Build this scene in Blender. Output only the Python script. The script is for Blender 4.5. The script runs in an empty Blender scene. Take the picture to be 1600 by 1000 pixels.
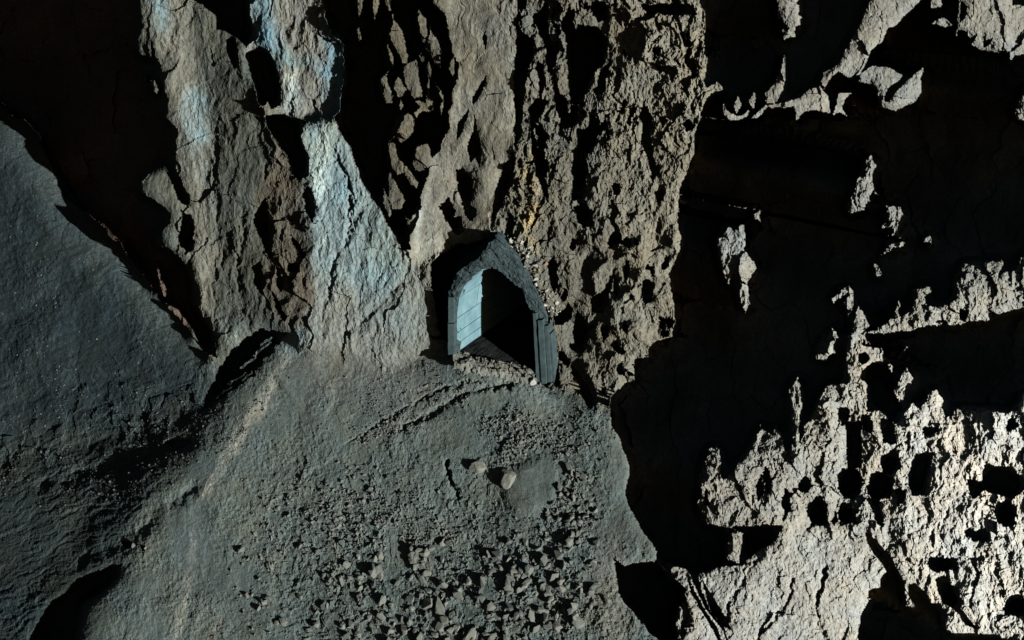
import bpy, bmesh, math, random
import numpy as np
from mathutils import Vector, Matrix

scene = bpy.context.scene
COL = scene.collection
rng = random.Random(7)

# ------------------------------------------------------------------ camera
PITCH = math.radians(28.0)
FOC = 1715.0                     # focal length in photograph pixels (1600 wide)
D0 = 38.0                        # metres to the tunnel mouth along the axis
CAM = Vector((0.0, 0.0, 19.4))
cam_data = bpy.data.cameras.new('camera')
cam_data.sensor_width = 36.0
cam_data.lens = FOC / 1600.0 * 36.0
cam_data.clip_start = 0.1
cam_data.clip_end = 2000.0
cam = bpy.data.objects.new('camera', cam_data)
cam.location = CAM
cam.rotation_euler = (math.pi / 2 - PITCH, 0, 0)
COL.objects.link(cam)
scene.camera = cam
SP, CP = math.sin(PITCH), math.cos(PITCH)

# ------------------------------------------------------------------ light
L_CAM = np.array([0.764, -0.239, 0.599]); L_CAM /= np.linalg.norm(L_CAM)
L_W = Vector((L_CAM[0], L_CAM[1] * SP - L_CAM[2] * CP, L_CAM[1] * CP + L_CAM[2] * SP))
world = bpy.data.worlds.new('World')
scene.world = world
world.use_nodes = True
wn = world.node_tree.nodes
bg = wn.get('Background') or wn.new('ShaderNodeBackground')
sky = wn.new('ShaderNodeTexSky')
sky.sky_type = 'NISHITA'
sky.sun_disc = False
sky.sun_elevation = math.asin(L_W.z)
sky.sun_rotation = math.atan2(L_W.x, L_W.y)
world.node_tree.links.new(sky.outputs[0], bg.inputs[0])
bg.inputs[1].default_value = 0.019
sun_d = bpy.data.lights.new('sun', 'SUN')
sun_d.energy = 4.6
sun_d.angle = math.radians(0.5)
sun_d.color = (1.0, 0.975, 0.91)
sun = bpy.data.objects.new('sun', sun_d)
sun.rotation_euler = (-L_W).to_track_quat('-Z', 'Y').to_euler()
sun.location = (30, -20, 30)
COL.objects.link(sun)
scene.view_settings.view_transform = 'Standard'
scene.view_settings.look = 'None'
scene.view_settings.exposure = 0.3
scene.view_settings.gamma = 1.0
scene.view_settings.use_curve_mapping = False
scene.cycles.max_bounces = 3
scene.cycles.diffuse_bounces = 0
scene.cycles.glossy_bounces = 0

# ------------------------------------------------------------------ noise
def h32(ix, iy, s):
    h = ix.astype(np.uint32) * np.uint32(0x9E3779B1) + iy.astype(np.uint32) * np.uint32(0x85EBCA77) + np.uint32(s * 7919 + 13)
    h ^= h >> np.uint32(15); h *= np.uint32(0x2C1B3C6D)
    h ^= h >> np.uint32(12); h *= np.uint32(0x297A2D39)
    h ^= h >> np.uint32(15)
    return h

def gnoise(x, y, s=0):
    xi = np.floor(x); yi = np.floor(y)
    fx = (x - xi).astype(np.float32); fy = (y - yi).astype(np.float32)
    xi = xi.astype(np.int64); yi = yi.astype(np.int64)
    ux = fx * fx * fx * (fx * (fx * 6 - 15) + 10); uy = fy * fy * fy * (fy * (fy * 6 - 15) + 10)
    out = 0
    for dx in (0, 1):
        for dy in (0, 1):
            a = h32(xi + dx, yi + dy, s).astype(np.float32) * np.float32(2 * math.pi / 4294967296.0)
            g = np.cos(a) * (fx - dx) + np.sin(a) * (fy - dy)
            out = out + g * (ux if dx else 1 - ux) * (uy if dy else 1 - uy)
    return out * 1.5

def fbm(x, y, o=4, s=0, gain=0.5, ridged=False):
    t, a, f, n = 0, 1.0, 1.0, 0.0
    for i in range(o):
        v = gnoise(x * f + i * 17.3, y * f - i * 9.1, s + i)
        if ridged:
            v = 1 - 2 * np.abs(v)
        t = t + a * v; n += a; a *= gain; f *= 2.03
    return t / n

def facets(x, y, s=0, tilt=1.0):
    """angular broken-rock relief: every cell a tilted plane with its own level"""
    xi = np.floor(x).astype(np.int64); yi = np.floor(y).astype(np.int64)
    best = np.full(x.shape, 1e9, np.float32); val = np.zeros(x.shape, np.float32)
    sc = np.float32(1 / 65536.0)
    for dx in (-1, 0, 1):
        for dy in (-1, 0, 1):
            h = h32(xi + dx, yi + dy, s); h2 = h32(xi + dx, yi + dy, s + 101)
            px = xi + dx + (h & 65535).astype(np.float32) * sc - x
            py = yi + dy + (h >> np.uint32(16)).astype(np.float32) * sc - y
            d = px * px + py * py
            m = d < best
            ta = ((h2 & 65535).astype(np.float32) * sc - .5) * 2
            tb = ((h2 >> np.uint32(16)).astype(np.float32) * sc - .5) * 2
            v = (ta * px + tb * py) * tilt + (((h2 >> np.uint32(8)) & 255).astype(np.float32) / 255 - .5)
            val = np.where(m, v, val); best = np.where(m, d, best)
    return val

# ------------------------------------------------------------------ survey grid (photograph pixels -> rays)
STEP = 1600.0 / 1024.0
def axis(lo, hi, out):
    core = np.arange(lo, hi + .01, STEP)
    ext = np.cumsum(STEP * 1.16 ** np.arange(1, out + 1))
    return np.concatenate([(lo - ext)[::-1], core, hi + ext])
UA = axis(-70, 1740, 28)
VA = axis(-50, 1050, 28)
NU, NV = len(UA), len(VA)
U, V = np.meshgrid(UA.astype(np.float32), VA.astype(np.float32))

wx = fbm(U / 60, V / 60, 5, 3, .6) * 1.3 + fbm(U / 13, V / 15, 3, 7, .6) * .9
wy = fbm(U / 60, V / 60, 5, 23, .6) * 1.3 + fbm(U / 13, V / 15, 3, 27, .6) * .9

def inside(poly, x, y):
    p = np.array(poly, np.float32)
    res = np.zeros(x.shape, bool)
    x0, x1, y0, y1 = p[:, 0].min(), p[:, 0].max(), p[:, 1].min(), p[:, 1].max()
    m = (x >= x0) & (x <= x1) & (y >= y0) & (y <= y1)
    X = x[m]; Y = y[m]
    r = np.zeros(X.shape, bool)
    n = len(p)
    for i in range(n):
        ax, ay = p[i]; bx, by = p[(i + 1) % n]
        if ay == by:
            continue
        c = ((ay > Y) != (by > Y)) & (X < (bx - ax) * (Y - ay) / (by - ay) + ax)
        r ^= c
    res[m] = r
    return res

def blur(a, n, it=2):
    a = a.astype(np.float32)
    for _ in range(it):
        for ax in (0, 1):
            c = np.cumsum(np.pad(a, [(n + 1, n) if k == ax else (0, 0) for k in (0, 1)], mode='edge'), axis=ax, dtype=np.float64)
            a = ((c[2 * n + 1:] - c[:-(2 * n + 1)]) if ax == 0 else (c[:, 2 * n + 1:] - c[:, :-(2 * n + 1)])) / (2 * n + 1)
            a = a.astype(np.float32)
    return a

def ell(cx, cy, rx, ry, n=14, rot=0):
    o = []
    for i in range(n):
        a = 2 * math.pi * i / n
        x, y = rx * math.cos(a), ry * math.sin(a)
        o.append((cx + x * math.cos(rot) - y * math.sin(rot), cy + x * math.sin(rot) + y * math.cos(rot)))
    return o

def sstep0(x): x = np.clip(x, 0, 1); return x * x * (3 - 2 * x)
# ---- hollows (0) and faces that stand out into the light (1), surveyed from the photograph, in order
F = []
def dark(a, *p): F.append((0, a, p))
def lit(a, *p): F.append((1, a, p))
EDGE = [(1092, -40), (1092, 0), (1099, 17), (1104, 37), (1101, 82), (1106, 88), (1103, 119), (1099, 124), (1106, 139), (1118, 127), (1121, 127), (1133, 141),
        (1111, 146), (1097, 167), (1091, 197), (1084, 218), (1086, 235), (1074, 265), (1063, 299), (1062, 325), (1059, 347), (1064, 371), (1061, 398), (1045, 429),
        (1054, 476), (1056, 500), (1050, 528), (1043, 529), (1023, 534), (1015, 545), (1013, 558), (992, 561), (991, 595), (978, 598), (965, 612), (955, 622), (955, 646), (958, 670),
        (969, 684), (982, 721), (984, 745), (976, 772), (986, 796), (1006, 830), (1027, 861), (1023, 878)]
CHASM = [(1003, 878), (976, 886), (960, 872), (964, 895), (965, 925), (982, 949), (1006, 976), (1016, 990), (1030, 1000), (1060, 1040), (1080, 1300)]
# left: the deep gully between slope and pillar
dark(4, (-900, -900), (214, -900), (214, -40), (218, 0), (221, 31), (235, 58), (243, 88), (252, 112), (250, 126), (260, 146), (264, 170), (260, 184), (277, 204), (275, 235),
     (272, 255), (285, 300), (300, 340), (292, 380), (304, 442), (306, 473), (318, 500), (335, 524), (338, 560), (335, 556), (316, 544), (306, 524), (292, 500),
     (272, 480), (252, 473), (235, 442), (204, 405), (190, 381), (170, 357), (131, 330), (102, 306), (90, 289), (78, 252), (61, 211), (37, 187), (20, 184),
     (10, 167), (0, 160), (-60, 130), (-900, 60))
lit(7, (218, 288), (240, 264), (258, 258), (278, 290), (296, 330), (304, 395), (289, 415), (280, 400), (268, 388), (248, 382), (252, 366), (264, 350), (264, 332), (240, 312), (222, 302))
dark(6, (258, 266), (272, 272), (292, 302), (298, 325), (286, 322), (270, 292))
dark(6, (284, 332), (298, 336), (304, 365), (299, 388), (290, 396), (280, 372), (284, 347))
lit(3, (211, 75), (214, 52), (227, 37), (236, 58), (236, 90), (221, 87))
lit(2, (233, 125), (240, 123), (249, 137), (245, 147), (236, 136)); lit(1, (222, 118), (227, 118), (229, 128), (225, 128))
lit(2, (246, 404), (250, 432), (262, 455), (258, 466), (250, 450), (245, 425))
# between the pillars
dark(3, (288, -900), (386, -900), (388, 0), (391, 31), (400, 58), (384, 75), (372, 60), (352, 48), (340, 45), (338, 25), (318, 8), (300, -2), (288, -30))
dark(3, (384, 85), (405, 71), (420, 80), (432, 100), (437, 130), (438, 165), (425, 170), (418, 158), (411, 165), (402, 160), (394, 120))
dark(3, (354, 62), (365, 55), (372, 80), (374, 102), (365, 108), (356, 85))
dark(3, (413, 180), (440, 178), (478, 190), (470, 215), (483, 245), (483, 272), (470, 280), (459, 272), (449, 245), (432, 218), (420, 200))
dark(3, (480, 290), (489, 300), (492, 335), (488, 348), (477, 330), (473, 305))
dark(4, (414, 309), (418, 329), (423, 358), (427, 402), (419, 402), (409, 374), (393, 348), (403, 329)); dark(4, (396, 415), (409, 405), (409, 426), (418, 441), (411, 460), (396, 444), (398, 431))
dark(4, (450, 410), (466, 412), (462, 425), (450, 424)); dark(4, (430, 415), (436, 420), (443, 448), (440, 460), (433, 446)); dark(4, (426, 455), (434, 468), (448, 494), (444, 500), (430, 478)); dark(3, (454, 366), (464, 376), (478, 400), (472, 402), (458, 382))
# right of the hanging rock and the pale cone
dark(4, (500, -900), (600, -900), (600, -5), (612, 30), (608, 80), (597, 120), (600, 155), (615, 170), (622, 195), (612, 211), (606, 245), (612, 275), (606, 300),
     (618, 330), (636, 345), (640, 390), (626, 388), (610, 355), (592, 323), (565, 282), (549, 231), (530, 204), (522, 181), (531, 175), (538, 119), (536, 68), (520, 50), (510, 37), (503, 0))
lit(3, (556, -30), (572, -30), (566, 10), (562, 30), (558, 14)); lit(3, (580, -30), (596, -30), (592, 12), (586, 33), (581, 14)); lit(2, (557, 45), (562, 42), (565, 62), (561, 66))
dark(5, (598, -900), (672, -900), (676, 3), (693, 20), (700, 44), (707, 82), (717, 102), (715, 122), (704, 143), (707, 160), (700, 175), (700, 195), (693, 215), (686, 238), (676, 250),
     (668, 270), (660, 300), (658, 312), (660, 330), (648, 335), (640, 345), (618, 330), (606, 300), (612, 275), (606, 245), (612, 211), (600, 155), (597, 120), (608, 80), (612, 30))
for f_ in [[(617,12),(617,30),(628,43),(634,60),(639,88),(634,100),(628,100),(623,84),(614,68),(609,52),(613,38),(615,22)],[(648,92),(652,104),(658,130),(660,152),(646,154),(636,136),(628,112),(632,102)],[(654,12),(660,24),(667,30),(668,54),(662,68),(658,66),(657,44),(652,28)],[(673,40),(674,50),(684,62),(689,80),(688,108),(680,102),(672,88),(663,76),(668,62)],[(655,82),(663,90),(661,102),(653,92)],[(670,92),(674,112),(672,128),(672,144),(677,166),(664,160),(668,140),(668,124),(662,108)],[(710,88),(711,112),(706,121),(699,108),(702,98)],[(606,64),(610,80),(615,90),(614,112),(611,96),(604,76)],[(621,118),(628,128),(636,140),(628,152),(620,152),(614,136)],[(611,108),(604,118),(606,128),(614,152),(614,163),(603,162),(600,140),(595,124),(600,119)],[(644,156),(660,158),(676,164),(676,174),(660,176),(650,185),(647,178),(656,168)],[(624,180),(638,176),(648,186),(640,200),(626,200)],[(678,124),(692,148),(693,172),(688,181),(686,168),(689,156),(682,138)],[(626,152),(630,166),(626,174),(623,164)],[(620,198),(624,190),(648,190),(646,206),(632,220),(626,224),(616,212)],[(606,220),(616,226),(622,246),(636,260),(654,284),(652,294),(640,286),(632,270),(620,274),(610,256)],[(652,228),(664,224),(670,226),(678,256),(664,268),(648,266),(645,248)],[(609,266),(620,286),(628,302),(634,312),(628,327),(612,327),(607,310)],[(599,290),(606,310),(612,334),(608,338),(598,318)]]:
    lit(3, *f_)
# pale flow wall
dark(2, (761, 114), (758, 130), (749, 150), (738, 166), (739, 152), (750, 134)); dark(2, (741, 180), (749, 211), (753, 238), (750, 260), (743, 245), (736, 254), (730, 233), (734, 216), (741, 205))
dark(2, (758, 48), (761, 58), (758, 77), (754, 60)); dark(9, (716, 268), (728, 264), (740, 285), (738, 310), (748, 330), (742, 345), (726, 338), (718, 318)); dark(8, (690, 318), (700, 306), (712, 330), (706, 352), (694, 344))
dark(3, (799, 238), (805, 245), (800, 290), (790, 302), (781, 322), (772, 345), (768, 338), (775, 300), (786, 262)); dark(4, (716, 190), (724, 184), (732, 170), (730, 186), (722, 204), (714, 218))
# rough wall
dark(4, (806, 30), (815, 50), (835, 62), (832, 90), (822, 130), (816, 170), (812, 215), (806, 237), (805, 170), (804, 125))
dark(5, (884, 68), (907, 41), (935, 44), (948, 61), (945, 95), (931, 112), (921, 136), (907, 162), (890, 162), (887, 119)); dark(5, (904, 204), (938, 201), (935, 221), (918, 245), (914, 279), (911, 308), (897, 313), (892, 272), (897, 238))
dark(4, (829, 197), (839, 231), (850, 258), (857, 306), (850, 306), (839, 269), (831, 235)); dark(3, (1005, 195), (1014, 195), (1020, 238), (1029, 269), (1020, 284), (1012, 248), (1002, 224))
dark(3, (957, 286), (969, 287), (969, 306), (957, 304)); dark(5, (850, 61), (870, 68), (867, 99), (858, 116), (852, 88)); dark(5, (826, 170), (836, 153), (857, 156), (850, 173), (838, 192), (828, 186)); dark(4, (938, 112), (953, 92), (948, 136), (942, 152), (936, 140))
dark(5, (1000, 8), (1040, 6), (1085, 8), (1086, 22), (1050, 24), (1010, 20)); dark(4, (900, 322), (914, 318), (928, 332), (924, 352), (910, 358), (902, 342)); dark(4, (925, 2), (945, 4), (948, 30), (936, 36), (924, 24))
dark(3, (864, 400), (868, 412), (870, 440), (866, 460), (860, 440), (855, 410)); dark(3, (924, 462), (940, 456), (952, 442), (955, 425), (950, 478), (940, 488), (924, 486)); dark(3, (1004, 438), (1014, 436), (1024, 442), (1018, 468), (1008, 476), (1002, 458))
dark(4, (864, 494), (880, 486), (888, 474), (894, 484), (890, 500), (876, 506), (866, 508)); dark(4, (902, 484), (916, 502), (920, 530), (908, 550), (897, 540), (896, 512)); dark(4, (868, 548), (878, 548), (890, 568), (888, 576), (874, 562))
dark(3, (894, 572), (908, 588), (920, 606), (926, 626), (922, 640), (908, 618), (906, 600), (896, 584)); dark(3, (938, 510), (948, 508), (950, 526), (942, 534)); dark(3, (975, 500), (982, 512), (980, 524), (972, 516)); dark(2, (865, 560), (872, 562), (874, 600), (868, 606)); dark(3, (960, 432), (968, 440), (964, 462), (958, 452))
dark(4, (1022, 300), (1034, 296), (1038, 310), (1028, 318)); dark(3, (978, 405), (984, 410), (980, 440), (974, 430)); dark(5, (701, 342), (722, 340), (724, 362), (716, 368), (704, 356)); dark(3, (796, 330), (804, 345), (800, 372), (792, 362))
# hollow round the tunnel mouth
dark(4, (675, 412), (690, 398), (714, 384), (734, 381), (768, 368), (780, 374), (800, 388), (822, 420), (840, 450), (856, 490), (866, 540), (870, 590), (852, 606), (832, 584), (780, 562), (712, 552), (700, 540), (697, 524), (684, 522), (686, 500), (679, 470), (674, 440))
dark(2, (672, 525), (684, 519), (698, 522), (696, 530), (680, 530))
# lower left
dark(4, (116, 908), (150, 892), (176, 882), (190, 881), (187, 898), (163, 925), (126, 946), (129, 959), (124, 1000), (110, 1060), (20, 1060), (44, 1000), (58, 973), (82, 939), (102, 925))
dark(2, (186, 845), (204, 847), (205, 856), (198, 857)); dark(1, (218, 853), (226, 853), (226, 860), (222, 860))  # hollows cut in the shape of the two stones' cast shadows
dark(3, (258, 690), (290, 686), (300, 692), (280, 700), (268, 698))
# ridge face that turns away
dark(6, (338, 578), (360, 551), (384, 532), (410, 513), (446, 518), (438, 530), (422, 548), (404, 572), (388, 590), (366, 608), (340, 628), (318, 640), (322, 618), (334, 598))
for (a_, b_, c_, d_) in ((392, 556, 424, 532), (372, 574, 400, 556), (352, 600, 384, 580), (334, 622, 356, 606), (404, 538, 428, 524), (376, 592, 394, 578), (346, 612, 362, 602)):
    lit(3, (a_, b_), (c_, d_), (c_ + 1, d_ + 3), (a_ + 3, b_ + 4))
# ground creases
# the great dark void on the right
F.append((0, 3, tuple([(1092, -900)] + EDGE + CHASM + [(2900, 1300), (2900, -900)])))
lit(9, (1217, -60), (1246, -60), (1246, 0), (1245, 20), (1246, 37), (1241, 50), (1230, 62), (1223, 62), (1221, 48), (1230, 40), (1216, 30), (1214, 15))
lit(2, (1225, 82), (1229, 102), (1228, 126), (1225, 139), (1213, 160), (1196, 160), (1194, 146), (1210, 129), (1221, 110))
lit(2, (1153, 148), (1159, 165), (1152, 179), (1146, 168)); lit(2, (1177, 140), (1182, 153), (1177, 174), (1170, 160)); lit(2, (1128, 158), (1136, 172), (1150, 181), (1162, 179), (1172, 169), (1170, 180), (1155, 188), (1141, 189), (1131, 180))
lit(2, (1172, 186), (1196, 162), (1216, 161), (1237, 156), (1250, 152), (1264, 139), (1281, 135), (1295, 150), (1299, 178), (1281, 173), (1257, 174), (1245, 190), (1240, 168), (1227, 169), (1199, 168), (1182, 186))
lit(3, (1362, -400), (1446, -400), (1440, 0), (1417, 24), (1400, 41), (1386, 44), (1380, 65), (1363, 78), (1356, 95), (1346, 116), (1325, 122), (1308, 112), (1296, 126), (1288, 140), (1281, 130), (1284, 114), (1310, 99), (1318, 82), (1329, 65), (1342, 44), (1349, 20), (1359, 0))
lit(3, (1346, 114), (1366, 102), (1386, 105), (1412, 116), (1410, 123), (1392, 133), (1383, 146), (1380, 162), (1373, 161), (1371, 133), (1356, 130), (1342, 127), (1334, 148))
lit(2, (1310, 145), (1335, 144), (1322, 154), (1317, 170), (1325, 184), (1312, 176), (1301, 181), (1307, 160)); lit(2, (1447, 102), (1439, 122), (1439, 146), (1431, 158), (1400, 174), (1380, 168), (1370, 162), (1390, 158), (1400, 143), (1420, 122))
dark(6, (1302, 118), (1322, 126), (1330, 136), (1312, 142), (1298, 140))
lit(4, (1499, -90), (1582, -90), (1582, 8), (1600, 13), (1760, 15), (1760, 86), (1600, 86), (1585, 88), (1580, 98), (1577, 83), (1560, 83), (1536, 80), (1519, 71), (1528, 51), (1517, 61), (1509, 48), (1499, 48), (1492, 65), (1494, 41), (1497, 20))
dark(1, (1537, 64), (1552, 60), (1546, 70), (1538, 74)); dark(3, (1500, 0), (1512, 10), (1508, 30), (1500, 36))
lit(4, (1452, 36), (1473, 26), (1490, 42), (1478, 44), (1465, 40)); lit(3, (1450, -60), (1474, -60), (1472, 12), (1455, 12)); lit(3, (1604, 136), (1590, 165), (1584, 180), (1594, 188), (1700, 200), (1700, 130))
lit(4, (1361, 243), (1368, 259), (1364, 272), (1366, 296), (1353, 316), (1351, 331), (1328, 334), (1322, 323), (1329, 306), (1339, 279), (1352, 276), (1354, 255)); lit(2, (1364, 296), (1374, 305), (1366, 304))
lit(7, (1386, 323), (1409, 323), (1408, 340), (1400, 354), (1398, 369), (1393, 356), (1377, 356), (1386, 342)); lit(6, (1383, 388), (1393, 378), (1415, 377), (1411, 385), (1393, 387), (1374, 399)); lit(5, (1441, 371), (1454, 366), (1455, 380), (1445, 379))
lit(4, (1119, 374), (1130, 362), (1140, 353), (1152, 361), (1155, 350), (1164, 350), (1165, 384), (1162, 391), (1176, 405), (1182, 418), (1170, 442), (1173, 473), (1164, 490), (1158, 466), (1157, 439), (1146, 430), (1140, 447), (1133, 435), (1125, 405))
lit(3, (1175, 335), (1187, 330), (1189, 348), (1181, 342)); lit(5, (1365, 411), (1375, 417), (1377, 433), (1368, 435)); lit(7, (1300, 464), (1325, 447), (1333, 456), (1333, 482), (1325, 499), (1320, 476), (1320, 460), (1304, 470)); lit(4, (1340, 478), (1352, 494), (1358, 508), (1350, 520), (1334, 520), (1336, 505))
lit(9, (1276, 562), (1282, 535), (1298, 514), (1309, 530), (1300, 550), (1286, 566)); lit(6, (1402, 470), (1408, 464), (1407, 492), (1400, 492)); lit(8, (1420, 452), (1456, 446), (1452, 462), (1436, 470))
lit(5, (1325, 525), (1334, 520), (1356, 519), (1373, 510), (1393, 497), (1422, 486), (1430, 470), (1437, 452), (1448, 476), (1475, 480), (1497, 466), (1499, 439), (1497, 425), (1505, 412), (1522, 412), (1567, 406), (1563, 432), (1587, 422), (1604, 396), (1900, 340), (1900, 700),
    (1600, 612), (1590, 640), (1560, 645), (1530, 645), (1500, 640), (1478, 652), (1473, 622), (1463, 607), (1455, 612), (1440, 640), (1425, 628), (1412, 640), (1400, 660), (1375, 642), (1355, 642), (1358, 602), (1346, 590), (1340, 600), (1325, 600), (1300, 598), (1288, 606),
    (1280, 618), (1272, 640), (1260, 664), (1252, 690), (1248, 650), (1250, 610), (1247, 588), (1233, 614), (1237, 650), (1240, 690), (1230, 704), (1222, 680), (1215, 662), (1206, 680), (1196, 674), (1187, 662), (1178, 694), (1166, 716),
    (1152, 725), (1140, 738), (1130, 750), (1126, 738), (1125, 701), (1109, 700), (1099, 728), (1092, 789), (1101, 820), (1142, 824), (1165, 821), (1206, 820), (1226, 822), (1206, 850), (1179, 864), (1160, 882), (1128, 884), (1114, 888), (1091, 895),
    (1097, 918), (1111, 952), (1131, 980), (1138, 1000), (1150, 1300), (2900, 1300), (2900, 340))
lit(3, (1147, 827), (1160, 833), (1159, 850), (1155, 880), (1136, 874), (1136, 847)); dark(3, (1326, 606), (1332, 596), (1348, 590), (1322, 575))
dark(5, (1340, 522), (1359, 535), (1386, 537), (1408, 541), (1417, 541), (1437, 544), (1465, 564), (1502, 570), (1505, 548), (1530, 560), (1553, 578), (1580, 588), (1584, 599), (1556, 643), (1536, 639), (1492, 633), (1475, 626), (1461, 607), (1455, 612), (1445, 600), (1430, 606),
     (1424, 630), (1404, 652), (1380, 644), (1362, 620), (1360, 602), (1352, 590), (1350, 560))
lit(3, (1324, 524), (1338, 518), (1350, 540), (1381, 546), (1381, 562), (1363, 568), (1347, 580), (1341, 598), (1326, 606), (1322, 570)); dark(3, (1343, 552), (1352, 550), (1360, 560), (1350, 570), (1343, 564))
lit(2, (1417, 573), (1429, 592), (1416, 600), (1412, 624), (1406, 630), (1396, 612), (1404, 594)); lit(2, (1410, 553), (1416, 540), (1420, 542)); lit(4, (1386, 568), (1397, 572), (1394, 584), (1387, 578))
dark(3, (1543, 483), (1560, 491), (1600, 480), (1900, 470), (1900, 505), (1600, 515), (1573, 531), (1560, 522), (1548, 505)); dark(4, (1546, 534), (1560, 524), (1577, 548), (1588, 568), (1584, 590), (1560, 580), (1548, 558)); dark(3, (1436, 515), (1448, 518), (1458, 526), (1452, 537), (1440, 533)); dark(4, (1461, 500), (1476, 500), (1486, 514), (1474, 512)); dark(4, (1462, 530), (1482, 530), (1480, 545), (1464, 545)); dark(3, (1500, 482), (1512, 486), (1508, 498), (1499, 494))
for e in [(1327, 755, 23, 23), (1376, 760, 21, 20), (1391, 722, 13, 18), (1276, 798, 15, 23), (1324, 804, 15, 18), (1230, 784, 7, 24), (1573, 802, 17, 22), (1473, 881, 27, 12), (1526, 836, 20, 10), (1590, 948, 22, 20), (1197, 747, 4, 18), (1259, 758, 7, 13), (1303, 808, 4, 9), (1404, 775, 4, 14), (1450, 672, 12, 8), (1320, 650, 8, 16), (1354, 662, 9, 15), (1580, 662, 10, 8)]:
    F.append((0, 9, tuple(ell(*e))))
dark(3, (1322, 660), (1345, 658), (1345, 730), (1324, 734)); dark(4, (1376, 655), (1396, 655), (1398, 694), (1378, 692)); dark(4, (1432, 708), (1461, 706), (1451, 738), (1444, 774), (1424, 774), (1417, 745), (1424, 726)); dark(4, (1539, 724), (1580, 731), (1600, 748), (1600, 765), (1584, 779), (1536, 765), (1519, 778), (1510, 748), (1533, 752))
dark(4, (1356, 777), (1373, 780), (1379, 823), (1369, 818)); dark(2, (1352, 830), (1366, 842), (1390, 869), (1400, 889), (1417, 912), (1402, 910), (1386, 892), (1366, 866), (1356, 848))
dark(3, (1336, 1300), (1342, 1000), (1342, 985), (1345, 960), (1357, 940), (1357, 922), (1376, 917), (1380, 898), (1390, 889), (1410, 905), (1416, 914), (1431, 912), (1444, 925), (1454, 942), (1471, 942), (1478, 959), (1477, 983), (1490, 990), (1560, 992), (1590, 1010), (1620, 1300))
lit(1, (1413, 908), (1419, 910), (1421, 932), (1431, 949), (1415, 947), (1415, 930)); dark(3, (1461, 903), (1475, 899), (1494, 918), (1503, 939), (1500, 951), (1516, 969), (1525, 984), (1510, 978), (1492, 952), (1475, 942), (1465, 920)); dark(2, (1097, 905), (1112, 930), (1132, 962), (1142, 984), (1130, 978), (1110, 950))
lit(2, (1024, 878), (1040, 886), (1058, 884), (1072, 890), (1082, 904), (1090, 924), (1104, 952), (1130, 984), (1138, 1010), (1150, 1300), (1050, 1300), (1060, 1005), (1055, 973), (1057, 952), (1068, 938), (1072, 922), (1060, 910), (1040, 892))
dark(2, (1074, 905), (1086, 926), (1104, 956), (1120, 980), (1128, 1000), (1140, 1040), (1148, 1300), (1134, 1300), (1128, 1010), (1108, 972), (1092, 946), (1080, 928)); dark(3, (1100, 790), (1104, 760), (1108, 790)); dark(4, (1180, 760), (1190, 742), (1194, 770), (1184, 786))

LIT = np.ones(U.shape, bool)
for val, amp, poly in F:
    LIT[inside(poly, U + wx * amp, V + wy * amp)] = bool(val)

kx, ky = U + fbm(U / 50, V / 50, 3, 301) * 16, V
cl = fbm(kx / 26, ky / 74, 5, 311, .55)
wallz = inside([(808, -60), (1092, -60), (1100, 120), (1060, 330), (870, 330), (812, 240)], U, V)
LIT &= ~(wallz & (cl > np.where(U < 955, .13 + .35 * sstep0((U - 900) / 80), .33) + .25 * sstep0((V - 240) / 90)))
low_ = inside([(868, 330), (1058, 330), (1050, 540), (960, 620), (900, 600), (866, 480)], U, V)
LIT &= ~(low_ & (fbm(kx / 34, ky / 40, 4, 321, .5) > .36))
LIT[(U > 1770) & (V < 1400)] = True          # unseen rock outside the picture, added to block the sun from the void
LIT[V > 1080] = True
# ------------------------------------------------------------------ regions
WL = U + wx * 4; WM = V + wy * 4
GROUND = [(-1200, 760), (160, 700), (300, 650), (338, 582), (384, 532), (410, 513), (445, 520), (480, 552), (600, 572), (690, 540), (700, 552), (770, 578), (850, 604), (900, 618), (955, 648)] + EDGE[37:] + CHASM + [(1200, 1600), (1200, 2200), (-1200, 2200)]
LEFT = [(-1200, 60), (0, 158), (62, 210), (140, 338), (206, 405), (254, 470), (318, 545), (342, 580), (300, 650), (160, 700), (-1200, 760)]
P1 = [(200, -1200), (390, -1200), (390, 60), (404, 165), (432, 218), (480, 288), (494, 340), (492, 470), (470, 545), (445, 520), (410, 513), (338, 582), (320, 500), (300, 440), (215, 345), (210, 270), (265, 250), (205, 90)]
P2 = [(386, -1200), (503, -1200), (510, 37), (540, 68), (540, 119), (531, 178), (470, 190), (432, 181), (384, 85)]
CONE = [(470, 195), (522, 181), (560, 260), (625, 388), (668, 440), (690, 540), (600, 572), (480, 552), (481, 514), (474, 488), (489, 473), (492, 452), (487, 436), (485, 402), (492, 371), (497, 324), (492, 280), (478, 240)]
RIGHT = [(1092, -1200)] + EDGE + [(1003, 878)] + CHASM[1:] + [(1200, 2200), (3200, 2200), (3200, -1200)]
TOPR = [(1128, -1200), (1128, 190), (1260, 200), (1330, 190), (1450, 170), (1480, 80), (1600, 110), (1700, 210), (3200, 210), (3200, -1200)]
CRAG = [(540, -1200), (676, -1200), (700, 44), (717, 102), (700, 195), (668, 280), (640, 395), (560, 260), (522, 181), (540, 119), (510, 0)]
FLOW = [(676, -1200), (806, -1200), (806, 230), (770, 345), (740, 380), (700, 390), (650, 430), (640, 395), (668, 280), (700, 195), (717, 102), (700, 44)]
REG = np.zeros(U.shape, np.int8)                     # 0 = rough wall round the tunnel
NAMES = ['rough', 'ground', 'left', 'p1', 'p2', 'cone', 'crag', 'flow', 'right', 'topr', 'gully', 'strip']
P1B = [(395, 318), (418, 250), (432, 222), (480, 290), (500, 340), (495, 400), (492, 470), (470, 530), (440, 515), (425, 480), (412, 440), (420, 385), (404, 345)]
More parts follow.
